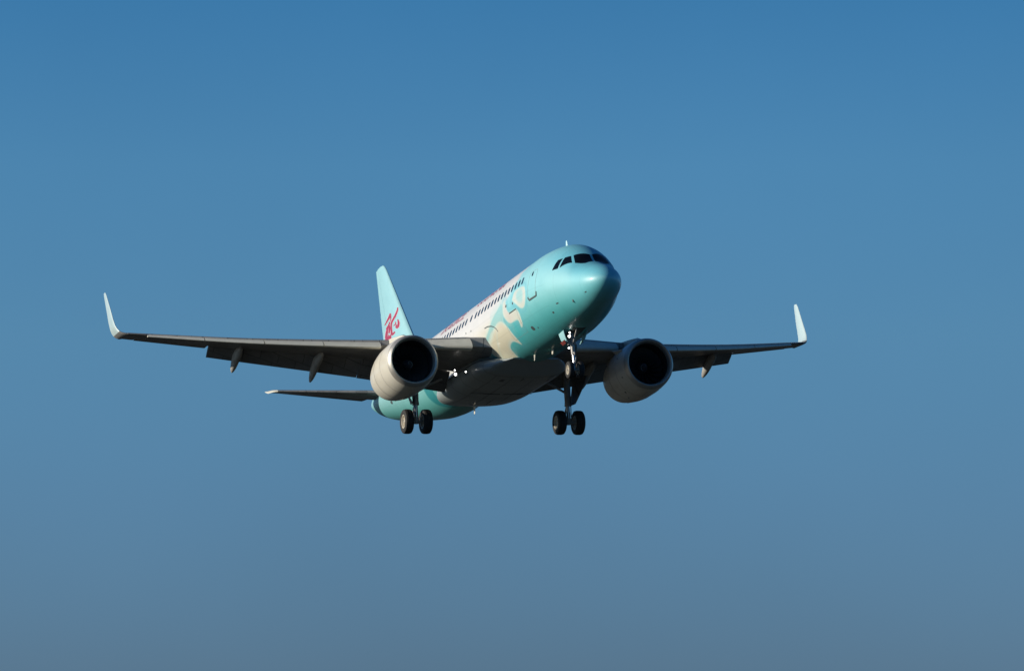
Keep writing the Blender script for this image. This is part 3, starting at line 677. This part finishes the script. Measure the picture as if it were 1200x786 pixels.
EMB = [[(32.334, 5.262, 32.23, 5.237), (32.334, 5.253, 32.225, 5.226), (32.333, 5.233, 32.215, 5.204), (32.333, 5.204, 32.2, 5.172), (32.335, 5.167, 32.182, 5.126), (32.349, 5.13, 32.176, 5.076), (32.377, 5.09, 32.186, 5.025), (32.422, 5.047, 32.213, 4.973), (32.486, 5.003, 32.261, 4.92), (32.562, 4.961, 32.321, 4.872), (32.648, 4.92, 32.394, 4.826), (32.745, 4.882, 32.481, 4.783), (32.854, 4.846, 32.582, 4.744), (32.963, 4.814, 32.683, 4.71), (33.068, 4.785, 32.783, 4.681), (33.168, 4.76, 32.88, 4.655), (33.266, 4.736, 32.97, 4.634), (33.351, 4.705, 33.039, 4.61), (33.415, 4.668, 33.093, 4.58), (33.457, 4.624, 33.13, 4.544), (33.475, 4.576, 33.15, 4.502), (33.488, 4.525, 33.162, 4.454), (33.495, 4.472, 33.163, 4.403), (33.497, 4.416, 33.155, 4.347), (33.494, 4.357, 33.136, 4.287), (33.493, 4.302, 33.118, 4.228), (33.493, 4.248, 33.102, 4.171), (33.494, 4.197, 33.087, 4.116), (33.496, 4.148, 33.073, 4.063), (33.498, 4.11, 33.063, 4.024), (33.5, 4.086, 33.056, 3.998), (33.501, 4.073, 33.053, 3.984)], [(33.16, 3.964, 33.387, 4.092), (33.133, 3.963, 33.359, 4.09), (33.08, 3.961, 33.303, 4.087), (33.002, 3.958, 33.219, 4.082), (32.891, 3.954, 33.117, 4.075), (32.789, 3.956, 33.032, 4.072), (32.703, 3.964, 32.955, 4.072), (32.635, 3.978, 32.884, 4.074), (32.587, 3.997, 32.814, 4.08), (32.556, 4.01, 32.759, 4.085), (32.535, 4.019, 32.723, 4.088), (32.525, 4.024, 32.705, 4.09)], [(33.501, 5.209, 33.292, 5.153), (33.517, 5.203, 33.292, 5.143), (33.549, 5.191, 33.293, 5.123), (33.597, 5.173, 33.294, 5.093), (33.66, 5.152, 33.297, 5.05), (33.728, 5.133, 33.333, 5.012), (33.803, 5.113, 33.4, 4.981), (33.887, 5.093, 33.498, 4.957), (33.988, 5.072, 33.623, 4.941), (34.092, 5.051, 33.744, 4.928), (34.194, 5.03, 33.864, 4.915), (34.294, 5.01, 33.984, 4.903), (34.391, 4.99, 34.102, 4.892), (34.489, 4.97, 34.224, 4.881), (34.589, 4.951, 34.348, 4.87), (34.691, 4.932, 34.475, 4.86), (34.795, 4.914, 34.604, 4.851), (34.874, 4.9, 34.703, 4.844), (34.927, 4.891, 34.77, 4.84), (34.954, 4.887, 34.804, 4.837)], [(33.476, 5.196, 33.317, 5.166), (33.474, 5.184, 33.311, 5.153), (33.47, 5.16, 33.3, 5.128), (33.465, 5.124, 33.284, 5.089), (33.458, 5.076, 33.262, 5.038), (33.455, 5.028, 33.253, 4.986), (33.455, 4.977, 33.255, 4.933), (33.46, 4.925, 33.27, 4.882), (33.469, 4.87, 33.298, 4.83), (33.476, 4.829, 33.32, 4.792), (33.481, 4.801, 33.335, 4.767), (33.484, 4.787, 33.342, 4.755)], [(33.669, 4.805, 33.474, 4.749), (33.692, 4.798, 33.486, 4.739), (33.738, 4.784, 33.51, 4.718), (33.809, 4.763, 33.545, 4.688), (33.904, 4.735, 33.595, 4.646), (33.996, 4.714, 33.648, 4.611), (34.086, 4.697, 33.704, 4.58), (34.171, 4.686, 33.764, 4.555), (34.252, 4.679, 33.827, 4.536), (34.328, 4.672, 33.904, 4.523), (34.398, 4.664, 33.997, 4.516), (34.463, 4.656, 34.104, 4.516), (34.529, 4.646, 34.219, 4.522), (34.583, 4.639, 34.303, 4.527), (34.619, 4.634, 34.36, 4.531), (34.638, 4.631, 34.388, 4.532)], [(34.307, 4.629, 33.99, 4.548), (34.331, 4.621, 33.998, 4.535), (34.381, 4.604, 34.014, 4.509), (34.457, 4.578, 34.039, 4.471), (34.56, 4.544, 34.071, 4.419), (34.652, 4.509, 34.106, 4.371), (34.734, 4.473, 34.144, 4.326), (34.804, 4.436, 34.184, 4.283), (34.864, 4.397, 34.226, 4.244), (34.912, 4.35, 34.256, 4.201), (34.947, 4.297, 34.275, 4.151), (34.969, 4.237, 34.284, 4.095), (34.977, 4.173, 34.281, 4.031), (34.983, 4.126, 34.279, 3.983), (34.987, 4.095, 34.277, 3.95), (34.989, 4.079, 34.276, 3.934)], [(33.902, 4.647, 33.566, 4.579), (33.903, 4.634, 33.563, 4.566), (33.905, 4.61, 33.556, 4.539), (33.907, 4.572, 33.546, 4.5), (33.911, 4.524, 33.533, 4.446), (33.921, 4.479, 33.537, 4.395), (33.939, 4.435, 33.557, 4.347), (33.963, 4.392, 33.595, 4.303), (33.996, 4.35, 33.65, 4.264), (34.021, 4.318, 33.691, 4.236), (34.039, 4.296, 33.718, 4.217), (34.047, 4.286, 33.732, 4.208)], [(34.075, 4.199, 33.879, 4.161), (34.087, 4.192, 33.863, 4.149), (34.113, 4.179, 33.831, 4.125), (34.151, 4.16, 33.784, 4.089), (34.202, 4.136, 33.72, 4.039), (34.255, 4.11, 33.674, 3.988), (34.309, 4.081, 33.645, 3.936), (34.365, 4.05, 33.634, 3.884), (34.423, 4.014, 33.639, 3.834), (34.467, 3.986, 33.643, 3.797), (34.496, 3.968, 33.645, 3.772), (34.511, 3.958, 33.647, 3.76)], [(33.573, 4.126, 33.334, 4.065), (33.587, 4.118, 33.341, 4.056), (33.616, 4.103, 33.353, 4.037), (33.658, 4.081, 33.372, 4.008), (33.718, 4.05, 33.396, 3.971), (33.761, 4.013, 33.413, 3.933), (33.788, 3.97, 33.424, 3.891), (33.798, 3.922, 33.43, 3.847), (33.79, 3.869, 33.429, 3.798), (33.784, 3.831, 33.428, 3.76), (33.78, 3.805, 33.428, 3.735), (33.778, 3.792, 33.428, 3.722)], [(32.177, 4.592, 32.029, 4.577), (32.171, 4.582, 32.017, 4.567), (32.16, 4.563, 31.994, 4.547), (32.142, 4.534, 31.959, 4.516), (32.12, 4.498, 31.911, 4.473), (32.106, 4.463, 31.869, 4.427), (32.098, 4.427, 31.836, 4.38), (32.096, 4.39, 31.811, 4.331), (32.101, 4.353, 31.796, 4.281), (32.114, 4.32, 31.798, 4.234), (32.138, 4.29, 31.819, 4.192), (32.171, 4.262, 31.86, 4.156), (32.213, 4.238, 31.924, 4.125), (32.241, 4.227, 32.013, 4.11), (32.233, 4.222, 32.148, 4.117), (32.213, 4.214, 32.307, 4.158), (32.248, 4.223, 32.419, 4.209), (32.27, 4.23, 32.477, 4.255), (32.282, 4.24, 32.476, 4.29), (32.27, 4.254, 32.433, 4.313), (32.218, 4.27, 32.364, 4.328), (32.177, 4.282, 32.317, 4.339), (32.15, 4.291, 32.287, 4.347), (32.137, 4.295, 32.272, 4.35)], [(32.567, 4.548, 32.417, 4.535), (32.56, 4.541, 32.409, 4.528), (32.545, 4.527, 32.392, 4.514), (32.523, 4.506, 32.366, 4.492), (32.499, 4.483, 32.328, 4.459), (32.497, 4.469, 32.317, 4.426), (32.509, 4.456, 32.339, 4.4), (32.542, 4.445, 32.391, 4.382), (32.604, 4.435, 32.468, 4.372), (32.662, 4.429, 32.543, 4.368), (32.711, 4.426, 32.618, 4.369), (32.75, 4.426, 32.695, 4.377), (32.79, 4.43, 32.761, 4.389), (32.829, 4.434, 32.802, 4.397), (32.855, 4.436, 32.831, 4.403), (32.868, 4.438, 32.845, 4.406)], [(34.615, 3.884, 34.5, 4.068), (34.556, 3.871, 34.443, 4.055), (34.44, 3.845, 34.328, 4.03), (34.267, 3.806, 34.159, 3.992), (34.042, 3.756, 33.939, 3.942), (33.876, 3.719, 33.777, 3.906), (33.768, 3.695, 33.67, 3.882), (33.714, 3.682, 33.618, 3.87)]]

fin()
def stab(s):
    rings = []; els = []
    def sec(y):
        t = (y-.3)/5.93; lx = 31.35+t*3.75; ch = 3.9-2.55*t
        if y > 6.0: lx += .5*((y-6.0)/.23)**1.5
        z = .62+(y-.3)*.130
        return np.array([lx, y, z]), np.array([31.35+t*3.75+ch, y, z+.22]), .10
    ys = [.3, 1.5, 3, 4.5, 5.7, 5.9]
    for y in ys:
        le, te, t = sec(y); L = loop2d(0, .70, t, 14); rings.append(to3d(L, le, te))
    o = MB().grid(mir(rings, s)).obj('horizontal_stabilizer', 'grey', plane)
    for y in [1.35, 3, 4.5, 5.9]:
        le, te, t = sec(y); els.append(to3d(loop2d(.705, 1, t, 8), le, te))
    MB().grid(mir(els, s)).obj('elevator', 'greydark', o)
    tip = [to3d(loop2d(0, 1, t, 14), le, te) for le, te, t in map(sec, [5.92, 6.06, 6.13, 6.2, 6.24])]
    MB().grid(mir(tip, s)).obj('stabilizer_tip_lit', 'slat', o)  # paler slat material paints the sunlit look onto the tip
for s in (1, -1): stab(s)
MB().lathe([(0, .17), (.06, .16), (.1, .10), (.02, .08)], (37.5, 0, 1.22), 'x', 20, cap=True).obj('exhaust_outlet', 'dark', fuse)

# ------------------------------------------------------------------ landing gear
def wheel(c, r, wd, parent, s):
    h = wd/2
    prof = [(-h*.62, r*.52), (-h*.9, r*.58), (-h, r*.72), (-h*.97, r*.86), (-h*.8, r*.955), (-h*.45, r*.995), (-h*.41, r*.985), (-h*.37, r*.998), (-.02, r), (0, r*.988), (.02, r), (h*.37, r*.998), (h*.41, r*.985), (h*.45, r*.995), (h*.8, r*.955), (h*.97, r*.86), (h, r*.72), (h*.9, r*.58), (h*.62, r*.52)]
    MB().lathe(prof, c, 'y', 44).obj('tyre', 'tyre', parent)
    g = MB(); g.lathe([(-h*.6, .02), (-h*.62, r*.12), (-h*.78, r*.15), (-h*.70, r*.2), (-h*.45, r*.26), (-h*.5, r*.42), (-h*.84, r*.5), (-h*.86, r*.56), (-h*.6, r*.56), (h*.6, r*.56), (h*.86, r*.56), (h*.84, r*.5), (h*.5, r*.42), (h*.45, r*.26), (h*.70, r*.2), (h*.78, r*.15), (h*.62, r*.12), (h*.6, .02)], c, 'y', 36)
    for sd_ in (-1, 1):
        for k in range(8):
            a = 2*math.pi*k/8; p = np.array(c)+np.array([r*.34*math.cos(a), sd_*h*.46, r*.34*math.sin(a)])
            g.tube([p, p+np.array([0, sd_*.03, 0])], r*.05, 8)
    g.obj('wheel_rim', 'rim', parent)
def main_gear(s):
    x, y, z = 17.71, 3.795*s, -3.55
    g = MB(); g.tube([(x-.02, y, -.9), (x, y, -1.6), (x, y, -2.55), (x, y, -2.75)], [.17, .165, .15, .17], 18)
    g.tube([(x, y-.62, z), (x, y+.62, z)], .075, 14); g.tube([(x, y, z+.2), (x, y, z-.10)], .12, 14)
    g.tube([(x-.1, y, -1.7), (x-.85, y+.05*s, -1.05)], .06, 8)
    o = g.obj('main_landing_gear', 'strut', plane)
    MB().tube([(x, y, -2.7), (x, y, z+.12)], .095, 16).obj('shock_strut', 'chrome', o)
    MB().tube([(x+.17, y, -2.7), (x+.50, y, -3.05), (x+.14, y, z+.1)], [.05, .055, .05], 8).obj('torque_link', 'strut', o)
    MB().tube([(x, y, -2.15), (x-.05, y-.75*s, -1.75), (x-.05, y-1.35*s, -1.5)], [.06, .07, .06], 8).obj('side_brace', 'strut', o)
    MB().tube([(x-.08, y+.06*s, -1.5), (x-.13, y+.1*s, -2.6), (x-.10, y+.10*s, -3.3)], .022, 6).obj('hydraulic_line', 'dark', o)
    for k in (-1, 1): wheel((x, y+k*.464, z), .585, .43, o, s)
    MB().plate([(x-.60, y+1.0*s, -1.05), (x+.45, y+.50*s, -.95), (x+.22, y+.16*s, -2.70), (x-.35, y+.26*s, -2.70)], .035, bulge=.04*s).obj('gear_door', 'greydark', o)
    return o
for s in (1, -1): main_gear(s)
def nose_gear():
    x, z = 5.02, -3.64; y = .12
    g = MB(); g.tube([(x+.28, y, -1.6), (x+.20, y, -2.1), (x+.08, y, -2.95)], [.11, .10, .09], 14)
    g.tube([(x, y-.36, z), (x, y+.36, z)], .05, 12)
    g.tube([(x+.12, y-.16, -2.42), (x+.12, y+.16, -2.42)], .06, 10)
    o = g.obj('nose_landing_gear', 'strut', plane)
    MB().tube([(x+.08, y, -2.9), (x, y, z+.02)], .06, 14).obj('shock_strut', 'chrome', o)
    MB().tube([(x-.02, y, -2.85), (x-.28, y, -3.12), (x-.05, y, -3.42)], .035, 8).obj('torque_link', 'strut', o)
    MB().tube([(x+.12, y, -2.5), (x-.45, y-.02, -1.95), (x-.75, y-.02, -1.6)], .04, 8).obj('drag_brace', 'strut', o)
    MB().tube([(x+.16, y+.14, -2.2), (x+.1, y+.2, -2.5)], .035, 8).obj('steering_actuator', 'strut', o)
    MB().tube([(x+.16, y-.14, -2.3), (x+.1, y-.34, -2.2)], .025, 8).obj('steering_actuator', 'strut', o)
    for k in (-1, 1): wheel((x, y+k*.245, z), .385, .215, o, 1)
    for k in (-1, 1):
        MB().plate([(x-.05, k*.56, -1.84), (x+.65, k*.56, -1.88), (x+.58, k*.38, -2.36), (x+.02, k*.38, -2.34)], .025, bulge=.02*k).obj('gear_door', 'teal', o)
    MB().plate([(x+.05, .52, -2.26), (x+.6, .52, -2.28), (x+.55, .42, -2.42), (x+.08, .42, -2.40)], .03).obj('door_rod', 'redprimer', o)
    for (yy, zz, xx, r) in ((.22, -1.99, 4.78, .045), (.23, -2.14, 4.84, .065), (.24, -2.66, 4.95, .045)):
        lamp('landing_light', (xx, y+yy, zz), r, o, (-.97, .1, -.18))
    MB().box((x+.02, y+.0, -2.16), (x+.2, y+.2, -2.10)).obj('lamp_bracket', 'strut', o)
    return o
nose_gear()
# lamps at the wing root
for p, r in (((14.6, 2.72, -1.90), .068), ((14.62, 2.74, -1.70), .035), ((14.0, 2.40, -1.90), .038)):
    lamp('landing_light', p, r, wings[1], (-.97, .1, -.18))

# ------------------------------------------------------------------ titles above the cabin windows
def title(body, x_left, size, phi_mid, side, m='redtext', spacing=1.0):
    cu = bpy.data.curves.new('airline_title', 'FONT'); cu.body = body; cu.size = size; cu.space_character = spacing
    cu.align_x = 'LEFT'; cu.resolution_u = 3
    tmp = bpy.data.objects.new('airline_title_curve', cu); COL.objects.link(tmp)
    bpy.context.view_layer.update()
    me = bpy.data.meshes.new_from_object(tmp.evaluated_get(bpy.context.evaluated_depsgraph_get()))
    bpy.data.objects.remove(tmp); bpy.data.curves.remove(cu)
    bm = bmesh.new(); bm.from_mesh(me); bpy.data.meshes.remove(me)
    if not bm.verts: bm.free(); return
    for q in np.arange(-.5, 1.5, .12):
        bmesh.ops.bisect_plane(bm, geom=bm.verts[:]+bm.edges[:]+bm.faces[:], plane_co=(0, q, 0), plane_no=(0, 1, 0))
    bmesh.ops.triangulate(bm, faces=bm.faces[:])
    bm.verts.index_update(); A = np.array([v.co[:2] for v in bm.verts]); F = [[v.index for v in f.verts] for f in bm.faces]; bm.free()
    print('title', body, A.min(0), A.max(0))
    mid = (A[:, 1].max()+A[:, 1].min())/2
    # read from the tail towards the nose on the starboard side, the other way on the port side
    x = x_left-A[:, 0] if side > 0 else x_left+A[:, 0]
    ph = math.radians(phi_mid)-(A[:, 1]-mid)/2.0
    V = surf(x, side*ph, .012); mesh_obj('airline_title', V, F, m, fuse, smooth=False)
    return A[:, 0].max()
title('长龙航空', 20.4, 1.0, 43, 1, spacing=1.02)
title('LOONG AIR', 14.6, .78, 43, 1)
title('长龙航空', 10.6, 1.0, 43, -1)
title('LOONG AIR', 15.6, .78, 43, -1)
